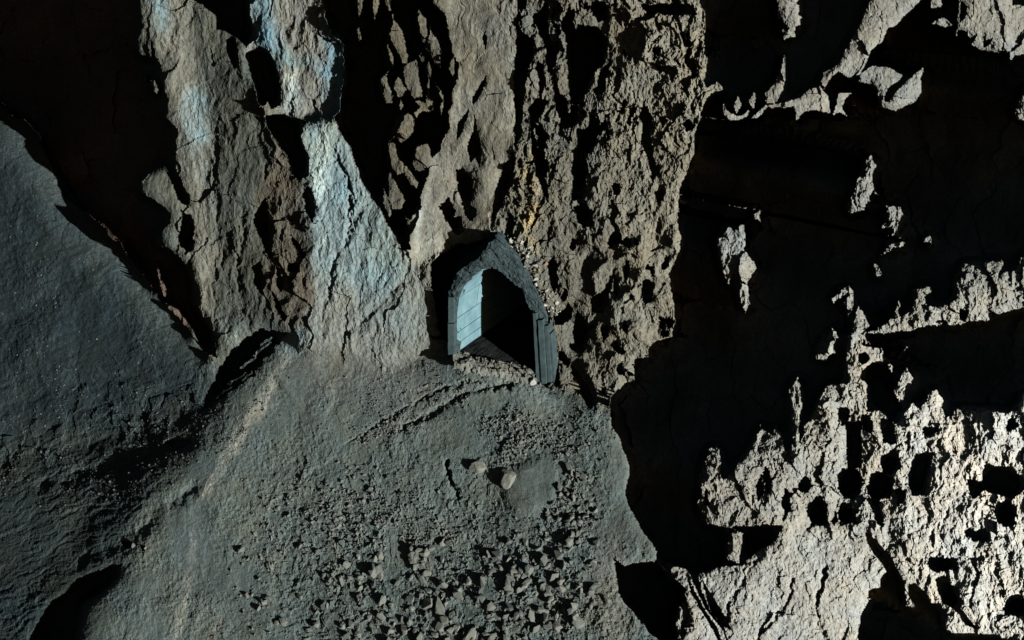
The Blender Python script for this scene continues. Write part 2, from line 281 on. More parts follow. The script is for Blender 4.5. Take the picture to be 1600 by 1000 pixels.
for i, P in ((6, CRAG), (7, FLOW), (8, RIGHT), (9, TOPR), (1, GROUND), (2, LEFT), (3, P1), (4, P2), (11, P1B), (5, CONE)):
    REG[inside(P, WL, WM)] = i
gul = (~LIT) & (U < 345) & (V < 575) & (REG == 0)
REG[gul] = 10
REG[(REG == 0) & (U < 300)] = 10
Wt = {}
for i, n in enumerate(NAMES):
    Wt[n] = blur(REG == i, 5 if n not in ('ground', 'left') else 7, 2)
wide = blur(REG == 2, 26, 2); near = ((REG == 1) | (REG == 2)).astype(np.float32)
sumgl = Wt['ground'] + Wt['left']
Wt['left'] = np.where(near > 0, sumgl * wide, Wt['left']); Wt['ground'] = np.where(near > 0, sumgl * (1 - wide), Wt['ground'])
rr_ = (REG == 8) | (REG == 9)
for n in NAMES:
    Wt[n] = np.where(rr_ == (n in ('right', 'topr')), Wt[n], 0)
tot = sum(Wt.values()) + 1e-6
for n in NAMES:
    Wt[n] = Wt[n] / tot

# ---- large form of each rock mass: height towards the camera, in photograph pixels at the tunnel's distance
def sstep(x): x = np.clip(x, 0, 1); return x * x * (3 - 2 * x)
uc = np.clip(U, -500, 2200); vc = np.clip(V, -500, 1500)
Z = {}
zg = .20 * (uc - 760) + .25 * (vc - 560)
ub = np.clip(455 - (vc - 545) * .6, 150, 520)            # the worn flank left of the dusty trail falls away
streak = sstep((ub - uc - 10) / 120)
zg = zg - sstep((ub + 10 - uc) / 190) * (ub + 10 - uc) * .29
Z['ground'] = zg
Z['rough'] = .13 * (uc - 800) + .34 * (560 - vc) + 10
Z['flow'] = .22 * (uc - 800) + .34 * (560 - vc) + 12
Z['crag'] = .16 * (uc - 760) + .34 * (560 - vc) + 6
Z['cone'] = .15 * (uc - 690) + .33 * (540 - vc)
ux = 300 + .07 * vc
Z['p1'] = -92 + np.where(uc < ux, .06, .42) * (uc - ux) + .30 * (540 - vc)
Z['strip'] = Z['p1'] - 2
Z['p2'] = 10 + .14 * (uc - 460) + .30 * (300 - vc)
Z['left'] = -92 + .44 * (uc - 340) + .03 * (540 - vc)
Z['gully'] = -128 + .2 * (uc - 340) + .30 * (540 - vc)
Z['right'] = 30 - .12 * np.maximum(uc - 1100, 0) + .10 * (800 - vc)
Z['topr'] = 30 - .12 * (uc - 1100) + .14 * (700 - vc)
ZB = sum(Wt[n] * Z[n] for n in NAMES)
ZB += 15 * np.exp(-(((U - 740) / 80) ** 2 + ((V - 578) / 34) ** 2))
ZB -= 22 * np.exp(-(((U - 895) / 50) ** 2 + ((V - 520) / 110) ** 2))

LB1, LB2 = blur(LIT, 3, 2), blur(LIT, 10, 2)
ZB -= np.where(LIT, 3.5 * np.clip(1 - LB1, 0, .6) + 13 * (1 - .75 * Wt['crag']) * np.clip(1 - LB2, 0, .7) ** 1.5, 0)     # rims are worn round
LB3 = blur(LIT, 20, 2)
ZB -= np.where(LIT, 30 * (Wt['right'] + .6 * Wt['topr']) * np.clip(1 - LB3, 0, .8) ** 1.4, 0)
# ---- relief
c1, s1 = math.cos(math.radians(12)), math.sin(math.radians(12))
SA0, SB0 = U * c1 + V * s1, -U * s1 + V * c1
qx = U + fbm(U / 40, V / 40, 3, 51) * 14; qy = V + fbm(U / 40, V / 40, 3, 61) * 14
N1 = fbm(qx / 130, qy / 170, 4, 1)
N2 = fbm(qx / 30, qy / 42, 5, 11)
N3 = fbm(U / 7.5, V / 7.5, 3, 21, .6)
F1 = facets(qx / 46, qy / 78, 31, 1.3)
F2 = facets(qx / 17, qy / 24, 41, 1.2)
BL = fbm(qx / 62, qy / 74, 2, 111, .4, True)
F4 = facets(qx / 7.5 + .3, qy / 9.5, 57, 1.5)
F5 = facets(U / 4.6, V / 5.4, 67, 1.2)
N4 = fbm(SA0 / 26, SB0 / 60, 4, 121, .6, True)
VR = fbm(qx / 34, qy / 150, 4, 71, .55, True)
ca, sa = math.cos(math.radians(-27)), math.sin(math.radians(-27))
SA, SB = qx * ca + qy * sa, -qx * sa + qy * ca
GR = fbm(SA / 60, SB / 9, 5, 81, .6)
DR = fbm(qx / 9, qy / 19, 4, 91, .55)
amp = dict(  #  N1  N2   N3  F1  F2  VR  GR  DR  F4  F5  N4
    rough=(12, 4, 1.6, 12, 4.5, 7, 0, 2, 2.0, .9, 5), ground=(8, 2.0, 1.2, 0, 0.3, 0, 0, .3, .2, .5, 0), left=(12, 3.2, 1.0, .8, .3, 0, 1.5, .4, .15, .4, 0),
    p1=(10, 2.8, 1.0, 5, .8, 4, 0, .5, .3, .5, 2.5), p2=(12, 4, .9, 8, 1.5, 6, 0, .6, .2, .5, 3), cone=(7, 2.0, 1.0, 4, .8, 4, 0, .8, .2, .5, 3), crag=(9, 2, .7, 13, 1.5, 3, 0, .4, .25, .4, 2),
    flow=(9, 2.0, .6, 2, .4, 2, 0, .2, .1, .3, .8), right=(14, 4.5, 1.5, 8, 3.5, 4, 0, 2.8, 1.5, 1.0, 2.5), topr=(13, 3.5, 1.1, 5, 1.5, 1, 0, .6, .6, .5, 1), gully=(15, 8, 1, 6, 4, 6, 0, 1, 1, 0, 0), strip=(10, 6, 1, 11, 3.5, 6, 0, 1, .6, .5, 3))
slab = blur(inside([(1091, 890), (1180, 870), (1240, 810), (1330, 830), (1370, 890), (1340, 1000), (1340, 1300), (1100, 1300)], WL, WM), 10)   # smoother dusty slab low on the right face
A = [sum(Wt[n] * amp[n][k] for n in NAMES) for k in range(11)]
BL2 = fbm(qx / 54, qy / 66, 3, 141, .5, True)
bumpy = Wt['right'] * sstep((V - 380) / 120) * (1 - .8 * slab)
fine = Wt['right'] * sstep((U - 1330) / 100) * sstep((V - 560) / 100)
A[7] = A[7] + 2.2 * fine; A[1] = A[1] * (1 - .4 * fine); A[4] = A[4] * (1 - .4 * fine)
lump = sstep((V - 300) / 80) * sstep((U - 850) / 60) * Wt['rough']     # rounded dusty lumps low on the wall
for k in (1, 3, 4, 5, 7, 8, 10):
    A[k] = A[k] * (1 - .55 * lump)
for k in (1, 3, 4, 5, 7, 8, 10):
    A[k] = A[k] * (1 - (.9 if k == 8 else .6) * slab)
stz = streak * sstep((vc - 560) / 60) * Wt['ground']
A[6] = A[6] + 3.0 * stz
rub = blur(inside([(380, 800), (470, 740), (620, 720), (700, 790), (760, 650), (900, 650), (930, 760), (910, 860), (960, 1000), (900, 1100), (520, 1100), (420, 940)], U + wx * 26, V + wy * 26), 22)
A[4] = A[4] + rub * 1.0 * Wt['ground']
F3 = facets(qx / 8.5, qy / 7.0, 47, 1.5)
A3 = rub * sstep(.55 + 1.1 * N2) * Wt['ground'] * 1.9
mod = sstep(.5 + 1.2 * fbm(qx / 85, qy / 85, 4, 171, .55))
mod2 = sstep(.5 + 1.2 * fbm(qx / 120, qy / 190, 4, 191, .6))
for k in (1, 2, 3, 4, 5, 7, 8):
    A[k] = A[k] * (1 - Wt['rough'] + Wt['rough'] * (.5 + .75 * mod2))
soft_ = Wt['ground'] + Wt['left'] + Wt['p1'] + Wt['cone'] + Wt['flow']
for k in (1, 2, 7, 8, 9):
    A[k] = A[k] * (1 - soft_ + soft_ * (.4 + 1.0 * mod))
band = np.exp(-((V - (690 - .25 * U)) / 45) ** 2) * sstep((380 - U) / 80)      # crumbly foot of the left slope
A[1] = A[1] + 2.5 * band; A[4] = A[4] + 2.2 * band
bed = blur(inside([(790, 740), (812, 722), (850, 716), (868, 730), (868, 776), (846, 800), (806, 802), (786, 776)], U + wx * 5, V + wy * 5), 4)     # a smooth dusty bed in the rubble
for k in range(1, 11):
    A[k] = A[k] * (1 - .75 * bed)
A3 = A3 * (1 - bed)
REL = 5 * bed + A[0] * N1 + A[1] * N2 + A[2] * N3 + A[3] * F1 + A[4] * F2 + A[5] * VR + A[6] * GR + A[7] * DR + A[8] * F4 + A[9] * F5 + A[10] * N4 + 13 * lump * BL + 9 * bumpy * BL2 + A3 * F3
# scarps and cracks in the slope
for pts, w_, dep in (([(545, 690), (600, 655), (640, 636), (700, 606), (745, 592)], 2.2, 5), ([(628, 672), (662, 652), (700, 632), (730, 612), (800, 600)], 4.0, 8), ([(700, 720), (703, 742), (716, 776)], 2.6, 12),
                     ([(0, 505), (60, 478), (120, 432), (162, 402)], 13, 5), ([(0, 640), (110, 600), (210, 588)], 11, 4), ([(60, 760), (190, 720), (300, 690)], 10, 5), ([(120, 880), (200, 842), (300, 760)], 12, 6),
                     ([(930, 810), (905, 800), (880, 806)], 2.6, 9), ([(380, 330), (372, 420), (390, 520)], 5, 6), ([(330, 200), (336, 300), (345, 420)], 5, 7), ([(520, 240), (548, 300), (545, 350)], 3.5, 9), ([(560, 330), (520, 420), (500, 500)], 5, 5), ([(640, 430), (600, 470), (540, 520)], 5, 5),
                     ([(1180, 880), (1150, 930), (1130, 970)], 4, 8), ([(1290, 890), (1270, 950), (1290, 1000)], 4, 10), ([(1240, 905), (1215, 960), (1180, 1000)], 3.5, 8)):
    best_ = np.full(U.shape, 1e6, np.float32)
    X_, Y_ = U + wx * 9, V + wy * 9
    for (x0, y0), (x1, y1) in zip(pts[:-1], pts[1:]):
        t = np.clip(((X_ - x0) * (x1 - x0) + (Y_ - y0) * (y1 - y0)) / ((x1 - x0) ** 2 + (y1 - y0) ** 2), 0, 1)
        best_ = np.minimum(best_, (X_ - x0 - t * (x1 - x0)) ** 2 + (Y_ - y0 - t * (y1 - y0)) ** 2)
    REL = REL - dep * np.exp(-best_ / (w_ * w_)) * np.clip(.8 + 1.3 * N2, 0, 1.4)
# straight thin ledges across the right face
for (x0, y0, x1, y1) in ((1392, 668, 1555, 661), (1276, 693, 1312, 692), (1400, 700, 1480, 676)):
    t = np.clip((U - x0) / (x1 - x0), 0, 1)
    d = np.abs(V - (y0 + t * (y1 - y0))) + 8 * ((U < x0) | (U > x1))
    REL = REL + 3.0 * np.exp(-(d / 2.2) ** 2)

# ---- hollows: every dark pixel sinks below the light that grazes over the next face towards the lamp
su = FOC * L_CAM[0] - (U - 800) * -L_CAM[2]           # px per metre of travel, at D0 scaled below
sv = -FOC * L_CAM[1] + (V - 500) * L_CAM[2]
su, sv = su / D0, sv / D0
PXM = FOC / D0
ln = np.hypot(su, sv)
dx, dy = su / ln, sv / ln
K = L_CAM[2] * PXM / ln                               # rise of the light, px of height per px of picture
idx = np.flatnonzero(~LIT)
pu, pv, pdx, pdy, pk = U.ravel()[idx], V.ravel()[idx], dx.ravel()[idx], dy.ravel()[idx], K.ravel()[idx]
zlit = np.where(LIT, ZB, -1e4).astype(np.float32).ravel()
best = np.full(idx.shape, -1e4, np.float32)
gu, gv = np.arange(NU, dtype=np.float32), np.arange(NV, dtype=np.float32)
dist = 0.0
while dist < 760:
    dist += 1.5 if dist < 60 else (2.5 if dist < 200 else 4.5)
    iu = np.interp(pu + pdx * dist, UA, gu).astype(np.int32); iv = np.interp(pv + pdy * dist, VA, gv).astype(np.int32)
    best = np.maximum(best, zlit[iv * NU + iu] - pk * 1.22 * dist)
zs = np.full(U.size, 0, np.float32)
zdark = np.minimum(best - 5, ZB.ravel()[idx] - 3)
zdark = np.maximum(zdark, ZB.ravel()[idx] - 520)
ZF = (ZB + REL).ravel().copy()
relk = REL.ravel()[idx]
dm = (~LIT).astype(np.float32)
zd_ = np.zeros(U.size, np.float32); zd_[idx] = zdark - ZB.ravel()[idx]
sm = blur(zd_.reshape(U.shape) * dm, 5, 2) / np.maximum(blur(dm, 5, 2), 1e-3)
deep = blur(dm, 6, 2) ** 2
sm2 = blur(zd_.reshape(U.shape) * dm, 16, 2) / np.maximum(blur(dm, 16, 2), 1e-3) - 20
sm = np.where(deep > .8, np.minimum(sm2, -20), sm)
ZF[idx] = ZB.ravel()[idx] + np.where(deep.ravel()[idx] > .8, sm.ravel()[idx], np.minimum(zdark - ZB.ravel()[idx], sm.ravel()[idx])) + np.clip(relk, -30, 4) * .4 - 4
ZF[idx] += (-22 + 22 * F1.ravel()[idx] * .6 + 14 * N1.ravel()[idx]) * deep.ravel()[idx] ** 3      # broken rock deep in the hollows
ZF = ZF.reshape(U.shape)

# ---- walk the light in three dimensions and sink whatever it still reaches
sel = np.flatnonzero((pu > -60) & (pu < 1660) & (pv > -60) & (pv < 1060))
ids, su_, sv_ = idx[sel], pu[sel], pv[sel]
def sink(ZF):
    zf = ZF.ravel()
    z0 = zf[ids]
    d = D0 - z0 / PXM; x = (su_ - 800) / FOC * d; y = (sv_ - 500) / FOC * d
    clear = np.full(ids.shape, -1e4, np.float32)
    t = 0.0
    while t < 46:
        t += .05 if t < 1 else (.12 if t < 5 else (.3 if t < 16 else .6))
        dd = d - L_CAM[2] * t
        uu = (x + L_CAM[0] * t) / dd * FOC + 800; vv = (y - L_CAM[1] * t) / dd * FOC + 500
        iu = np.interp(uu, UA, gu).astype(np.int32); iv = np.interp(vv, VA, gv).astype(np.int32)
        clear = np.maximum(clear, zf[iv * NU + iu] - (D0 - dd) * PXM)
    dk = np.clip((deep.ravel()[ids] - .3) / .5, 0, 1)
    low = np.where(clear < 10 + 45 * dk, np.minimum(13 + 55 * dk - clear, 260), 0)
    lw = np.zeros(U.size, np.float32); lw[ids] = low
    lw = np.maximum(lw, blur(lw.reshape(U.shape), 12, 2).ravel() * dm.ravel())
    ZF = (zf - lw * dm.ravel()).reshape(U.shape)
    return ZF
for it in range(4):
    ZF = sink(ZF)
far_ = blur(ZF * dm, 15, 2) / np.maximum(blur(dm, 15, 2), 1e-3) - 26 + 9 * N1 + 5 * N2 + 6 * F1
dk_ = np.clip((deep - .75) / .2, 0, 1)
ZF = np.where(dk_ > 0, ZF * (1 - dk_) + far_ * dk_, ZF).astype(np.float32)
for it in range(3):
    ZF = sink(ZF)
# ---- undercut: pull the foot of every step back under the face above it
PU, PV = U.copy(), V.copy()
zmax = ZF.copy(); ou = np.zeros_like(U); ov = np.zeros_like(U)
for r in (1, 2):
    for ddx in (-r, 0, r):
        for ddy in (-r, 0, r):
            if ddx or ddy:
                s = np.roll(np.roll(ZF, ddy, 0), ddx, 1)
                m = s > zmax
                zmax = np.where(m, s, zmax); ou = np.where(m, -ddx, ou); ov = np.where(m, -ddy, ov)
step = ((zmax - ZF) > 10) & (~LIT)
jr = np.random.RandomState(5)
PU += np.where(step, ou * STEP * .8, 0) + jr.uniform(-.28, .28, U.shape); PV += np.where(step, ov * STEP * .8, 0) + jr.uniform(-.28, .28, U.shape)

def to_world(u, v, z):
    d = D0 - z / PXM
    x = (u - 800) / FOC * d
    y = -(v - 500) / FOC * d
    return np.stack([CAM.x + x, CAM.y + y * SP + d * CP, CAM.z + y * CP - d * SP], -1)

P = to_world(PU, PV, ZF).astype(np.float32)

# ------------------------------------------------------------------ rock colours (mineral; right face also carries lamp fall-off)
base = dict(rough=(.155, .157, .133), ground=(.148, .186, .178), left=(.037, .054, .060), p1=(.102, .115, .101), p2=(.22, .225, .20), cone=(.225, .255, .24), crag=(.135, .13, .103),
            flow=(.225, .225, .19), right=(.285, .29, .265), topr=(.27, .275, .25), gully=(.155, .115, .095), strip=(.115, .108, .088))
CW = {n: blur(REG == i, 2 if n not in ('ground', 'left') else 6, 1) for i, n in enumerate(NAMES)}
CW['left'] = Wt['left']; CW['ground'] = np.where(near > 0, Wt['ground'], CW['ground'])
ct_ = sum(CW.values())
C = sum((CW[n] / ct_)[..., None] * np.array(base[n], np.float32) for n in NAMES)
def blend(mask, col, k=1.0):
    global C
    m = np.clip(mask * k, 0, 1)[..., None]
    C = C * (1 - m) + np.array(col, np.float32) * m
def area(poly, soft, a=8):
    return blur(inside(poly, U + wx * a, V + wy * a), soft)
mott = sstep(.42 + 1.1 * N2 + .5 * fbm(U / 11, V / 34, 4, 151, .6)) * sstep(.75 + 1.2 * fbm(qx / 16, qy / 70, 4, 161, .6))
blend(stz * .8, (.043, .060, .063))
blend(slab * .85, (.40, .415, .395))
blend(Wt['right'] * sstep((uc - 1180) / 260) * sstep((vc - 400) / 250), (.455, .46, .42))  # paler towards the lower right: lamp brightness put into the colour
blend(area([(220, -60), (290, -60), (300, 60), (322, 190), (330, 330), (345, 500), (340, 540), (305, 440), (285, 300), (255, 120)], 8), (.205, .212, .185), .9)
blend(area([(218, -60), (255, -60), (264, 40), (254, 62)], 4) * (.3 + .7 * mott), (.22, .37, .42), 1.2); blend(area([(300, 130), (320, 150), (322, 220), (300, 240), (290, 190)], 4) * (.2 + .8 * mott), (.30, .43, .45), 1.2)
blend(area([(388, -60), (420, -60), (440, 70), (500, 100), (536, 60), (538, 150), (500, 110), (440, 100), (400, 60)], 5) * (.35 + .65 * mott), (.18, .32, .38), 1.2)
blend(area([(498, 30), (538, 60), (540, 130), (530, 178), (505, 178), (515, 110)], 4) * (.3 + .7 * mott), (.17, .30, .36), 1.2)
blend(area([(388, -60), (412, -60), (425, 40), (440, 110), (428, 120), (396, 50)], 4) * (.3 + .7 * mott), (.17, .30, .36), 1.2); blend(area([(438, 115), (462, 110), (470, 160), (462, 182), (446, 182)], 3) * (.4 + .6 * mott), (.44, .53, .52), 1.2)
blend(area([(470, 195), (520, 185), (560, 270), (610, 360), (640, 420), (600, 460), (500, 430), (485, 330), (478, 240)], 8) * (.55 + .45 * mott), (.225, .325, .35), 1.2)
blend(area([(494, 215), (512, 190), (516, 240), (512, 290), (500, 325), (488, 300)], 3, 4), (.44, .56, .55), .9); blend(area([(446, 522), (465, 516), (480, 535), (476, 552), (456, 556), (440, 545)], 5, 4), (.42, .55, .58), .9)
blend(area([(640, 330), (670, 320), (690, 370), (740, 365), (770, 362), (770, 378), (700, 395), (680, 420), (660, 430), (648, 390)], 6) * mott, (.36, .41, .39)); blend(area([(505, 320), (555, 330), (575, 400), (530, 410), (500, 390)], 8) * mott, (.34, .42, .42), .8)
blend(area([(820, 225), (838, 250), (846, 320), (848, 395), (820, 400), (815, 300)], 5) * sstep(.4 + 1.4 * N2), (.40, .33, .17)); blend(area([(826, 270), (842, 275), (842, 310), (828, 312)], 3) * mott, (.55, .52, .42))
blend(area([(470, 535), (690, 540), (705, 600), (600, 630), (480, 610)], 16), (.195, .215, .20), .8)
blend(area([(338, 490), (372, 500), (372, 545), (340, 540)], 6) * mott, (.30, .36, .33))
blend(area([(446, 548), (459, 554), (440, 590), (412, 645), (396, 664), (362, 712), (330, 766), (306, 796), (303, 786), (324, 750), (352, 704), (386, 652), (408, 622), (430, 580)], 2, 9) * sstep(.8 + 1.0 * N2), (.36, .385, .35)); blend(area([(300, 795), (304, 870), (298, 900), (297, 940), (282, 985), (266, 1020), (262, 1005), (280, 960), (292, 930), (292, 880), (298, 840)], 2, 8), (.33, .355, .33), .9); blend(area([(348, 960), (355, 962), (330, 1000), (322, 1000)], 2, 4), (.30, .31, .28), .9)
blend(area([(930, 820), (970, 850), (962, 960), (1000, 1010), (930, 1010)], 14), (.235, .24, .215), .8)
blend(Wt['rough'] * sstep((uc - 900) / 120) * .6, (.275, .26, .205))
blend(area([(1400, 600), (1700, 560), (1700, 1050), (1500, 1050), (1440, 850)], 24), (.60, .595, .55), .9)  # lightened further to imitate the nearness of the lamp
hue = fbm(qx / 70, qy / 90, 4, 181, .6)
C *= 1 + np.clip(hue, -.8, .8)[..., None] * np.array([-.16, -.015, .16])
C *= (1 + .22 * N2 + .16 * N1 + .10 * fbm(U / 5, V / 5, 2, 131))[..., None]
C = np.clip(C, .02, .75)

# ------------------------------------------------------------------ materials
def new_mat(name):
    m = bpy.data.materials.new(name); m.use_nodes = True
    b = m.node_tree.nodes['Principled BSDF']
    b.inputs['Roughness'].default_value = .92
    b.inputs['Specular IOR Level'].default_value = 0.0
    return m, m.node_tree.nodes, m.node_tree.links, b

def noise_node(n, scale, detail=4, rough=.6):
    t = n.new('ShaderNodeTexNoise'); t.inputs['Scale'].default_value = scale; t.inputs['Detail'].default_value = detail; t.inputs['Roughness'].default_value = rough
    return t

def rock_mat():
    m, n, l, b = new_mat('cave_rock')
    at = n.new('ShaderNodeAttribute'); at.attribute_name = 'mineral_light'
    geo = n.new('ShaderNodeNewGeometry')
    t = noise_node(n, 9, 6); l.new(geo.outputs['Position'], t.inputs['Vector'])
    r = n.new('ShaderNodeMapRange'); r.inputs[1].default_value = .3; r.inputs[2].default_value = .7; r.inputs[3].default_value = .72; r.inputs[4].default_value = 1.28
    l.new(t.outputs[0], r.inputs[0])
    vm = n.new('ShaderNodeVectorMath'); vm.operation = 'SCALE'
    l.new(at.outputs['Color'], vm.inputs[0]); l.new(r.outputs[0], vm.inputs['Scale'])
    l.new(vm.outputs[0], b.inputs['Base Color'])
    t2 = noise_node(n, 28, 5, .65); l.new(geo.outputs['Position'], t2.inputs['Vector'])
    bp = n.new('ShaderNodeBump'); bp.inputs['Strength'].default_value = .5; bp.inputs['Distance'].default_value = .04
    l.new(t2.outputs[0], bp.inputs['Height']); l.new(bp.outputs[0], b.inputs['Normal'])
    return m

def simple_mat(name, c1, c2, scale=6, bump=.3, dist=.03, rough=.9):
    m, n, l, b = new_mat(name)
    b.inputs['Roughness'].default_value = rough
    tc = n.new('ShaderNodeTexCoord')
    t = noise_node(n, scale, 6, .65); l.new(tc.outputs['Object'], t.inputs['Vector'])
    cr = n.new('ShaderNodeValToRGB')
    cr.color_ramp.elements[0].position = .32; cr.color_ramp.elements[0].color = (*c1, 1)
    cr.color_ramp.elements[1].position = .68; cr.color_ramp.elements[1].color = (*c2, 1)
    l.new(t.outputs[0], cr.inputs[0]); l.new(cr.outputs[0], b.inputs['Base Color'])
    t2 = noise_node(n, scale * 5, 5, .65); l.new(tc.outputs['Object'], t2.inputs['Vector'])
    bp = n.new('ShaderNodeBump'); bp.inputs['Strength'].default_value = bump; bp.inputs['Distance'].default_value = dist
    l.new(t2.outputs[0], bp.inputs['Height']); l.new(bp.outputs[0], b.inputs['Normal'])
    return m

M_ROCK = rock_mat()
M_STONE = simple_mat('broken_stone', (.15, .172, .158), (.215, .232, .21), 2.5)
M_PALE = simple_mat('pale_stone', (.19, .205, .182), (.265, .275, .245), 3)
M_DARKSTONE = simple_mat('dark_stone', (.10, .115, .115), (.16, .175, .168), 3)
M_CRYSTAL = simple_mat('white_crust', (.26, .275, .255), (.62, .62, .56), 5)
M_OCHRE = simple_mat('ochre_crust', (.20, .155, .09), (.36, .29, .17), 5)
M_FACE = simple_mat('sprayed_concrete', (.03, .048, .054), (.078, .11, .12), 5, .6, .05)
M_BLOCK = simple_mat('pale_blue_concrete', (.105, .215, .26), (.20, .335, .38), 2.2, .25, .02)
M_LINING = simple_mat('shaded_concrete', (.05, .075, .085), (.09, .12, .13), 3, .4, .03)  # concrete darkened to keep the unlit inside of the tunnel black
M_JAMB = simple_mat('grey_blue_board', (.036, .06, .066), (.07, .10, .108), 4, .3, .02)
M_DUST = simple_mat('dusty_stone', (.15, .17, .155), (.185, .205, .188), 3)
M_FLOOR_SHADE = simple_mat('shaded_floor', (.012, .015, .016), (.03, .034, .034), 2, .6, .05)  # near-black floor colour: the tunnel's shade is painted into it
M_SILL = simple_mat('sill_concrete', (.15, .17, .155), (.26, .27, .24), 4, .5, .04)

def tag(o, label, cat, group=None, kind=None):
    o['label'] = label; o['category'] = cat
    if group: o['group'] = group
    if kind: o['kind'] = kind
    return o

def mesh_np(name, verts, faces, mat, parent=None, cols=None):
    """faces: (n,k) int array"""
    me = bpy.data.meshes.new(name)
    n, k = faces.shape
    me.vertices.add(len(verts)); me.vertices.foreach_set('co', np.ascontiguousarray(verts, np.float32).ravel())
    me.loops.add(n * k); me.loops.foreach_set('vertex_index', np.ascontiguousarray(faces, np.int32).ravel())
    me.polygons.add(n); me.polygons.foreach_set('loop_start', np.arange(0, n * k, k, dtype=np.int32))
    me.polygons.foreach_set('use_smooth', np.zeros(n, bool))
    me.update(calc_edges=True)
    if cols is not None:
        a = me.attributes.new('mineral_light', 'FLOAT_COLOR', 'POINT')
        a.data.foreach_set('color', np.concatenate([cols, np.ones((len(cols), 1))], 1).astype(np.float32).ravel())
    me.materials.append(mat)
    o = bpy.data.objects.new(name, me); COL.objects.link(o)
    if parent is not None: o.parent = parent
    return o

# ------------------------------------------------------------------ the rock masses
PORTAL_OUT = [(700, 549), (699, 520), (700, 466), (705, 446), (715, 426), (734, 413), (752, 398), (764, 380), (775, 371), (784, 376), (792, 384), (812, 408), (829, 439), (843, 469), (855, 497), (861, 541), (866, 575), (868, 600)]
PORTAL_IN = [(711, 553), (711, 520), (712, 490), (715, 466), (724, 446), (741, 428), (755, 421), (768, 418), (779, 422), (788, 429), (812, 449), (823, 469), (829, 490), (832, 520), (833, 550), (836, 582)]
hole = inside(PORTAL_OUT[:] + [(850, 596), (838, 580), (712, 551)], U, V) & inside([(704, 549), (704, 470), (720, 434), (768, 392), (800, 410), (842, 490), (856, 590), (836, 576), (712, 548)], U, V)
quad = np.stack([np.arange(NU * NV).reshape(NV, NU)[:-1, :-1], np.arange(NU * NV).reshape(NV, NU)[1:, :-1], np.arange(NU * NV).reshape(NV, NU)[1:, 1:], np.arange(NU * NV).reshape(NV, NU)[:-1, 1:]], -1)
rq = REG[:-1, :-1].copy()
rq[hole[:-1, :-1]] = -1
PF = P.reshape(-1, 3); CF = C.reshape(-1, 3)
MASS = {
    0: ('rock_wall', 'rough grey brown rock wall rising above and right of the tunnel mouth', 'rock wall'),
    1: ('ground', 'grey dusty rubble slope below the tunnel mouth', 'ground'),
    2: ('hillside', 'smooth dark blue grey slope on the left edge', 'slope'),
    3: ('rock_pillar', 'tall grey rock pillar with pale left flank beside the black gully', 'rock pillar'),
    4: ('hanging_rock', 'blue streaked hanging rock above the pale blue cone', 'rock'),
    5: ('flowstone_cone', 'pale blue cone of flowstone spreading down left of the tunnel', 'flowstone'),
    6: ('rock_crag', 'dark jagged crag of leaning flakes between cone and smooth wall', 'crag'),
    7: ('smooth_wall', 'smooth grey brown band of rock wall directly above the tunnel', 'rock wall'),
    8: ('rock_face', 'bright pitted rock face full of black hollows', 'rock face'),
    9: ('rock_ceiling', 'pale overhanging rock ledges with a lit rim above the black void', 'ceiling'),
    11: ('rock_rib', 'dark brown craggy rib of rock between the grey pillar and the pale blue cone', 'rock rib'),
    10: ('cave_wall', 'black cave wall behind the dark gully', 'cave wall'),
}
MOBJ = {}
for i, (nm, lab, cat) in MASS.items():
    q = quad[rq == i].reshape(-1, 4)
    used, inv = np.unique(q, return_inverse=True)
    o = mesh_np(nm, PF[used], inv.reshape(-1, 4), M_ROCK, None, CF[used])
    tag(o, lab, cat, kind='structure')
    MOBJ[i] = o

# ------------------------------------------------------------------ tunnel portal
def plane_pts(px, A_depth, yaw):
    """photograph pixels -> points on the upright plane of the tunnel front"""
    a = to_world(np.array(711.), np.array(552.), np.array((D0 - A_depth) * PXM))
    n = np.array([math.sin(yaw), -math.cos(yaw), 0.0])     # outward
    out = []
    for (u, v) in px:
        q = to_world(np.array(float(u)), np.array(float(v)), np.array(0.0))
        c = np.array(CAM); r = q - c
        t = np.dot(a - c, n) / np.dot(r, n)
        out.append(c + r * t)
    return np.array(out), n
def resample(p, n):
    d = np.concatenate([[0], np.cumsum(np.linalg.norm(np.diff(p, axis=0), axis=1))]); d /= d[-1]
    t = np.linspace(0, 1, n)
    return np.stack([np.interp(t, d, p[:, k]) for k in range(3)], -1)
YAWP = math.radians(-2)
OUT, NRM = plane_pts(PORTAL_OUT, 37.75, YAWP)
INN, _ = plane_pts(PORTAL_IN, 37.75, YAWP)
AX = np.array([math.sin(math.radians(33)), math.cos(math.radians(33)), 0.0])
NA = 170
OUTR, INNR = resample(OUT, NA), resample(INN, NA)
cen = INNR.mean(0)
portal = bpy.data.objects.new('tunnel_portal', None); COL.objects.link(portal)
portal.location = Vector(INN[0]); tag(portal, 'concrete lined arched tunnel mouth with pale blue block wall inside', 'tunnel')
PINV = Matrix.Translation(-Vector(INN[0]))
ORG = np.array(INN[0])
def rnd3(p, s):
    return np.stack([fbm(p[..., 0] / s + 3.1 * k + p[..., 2] / s * .7, p[..., 1] / s * .9 + p[..., 2] / s + 7.7 * k, 4, 200 + k, .6) for k in range(3)], -1)
def grid_obj(name, G, mat, parent=portal, rough=0.0, s=.3, flip=False):
    """G: (a,b,3) world points -> one quad sheet"""
    a, b = G.shape[:2]
    if rough: G = G + rnd3(G, s) * rough + rnd3(G, s * .22) * rough * .45
    id_ = np.arange(a * b).reshape(a, b)
    f = np.stack([id_[:-1, :-1], id_[1:, :-1], id_[1:, 1:], id_[:-1, 1:]], -1).reshape(-1, 4)
    if flip: f = f[:, ::-1]
    return mesh_np(name, (G - ORG).reshape(-1, 3), f, mat, parent)
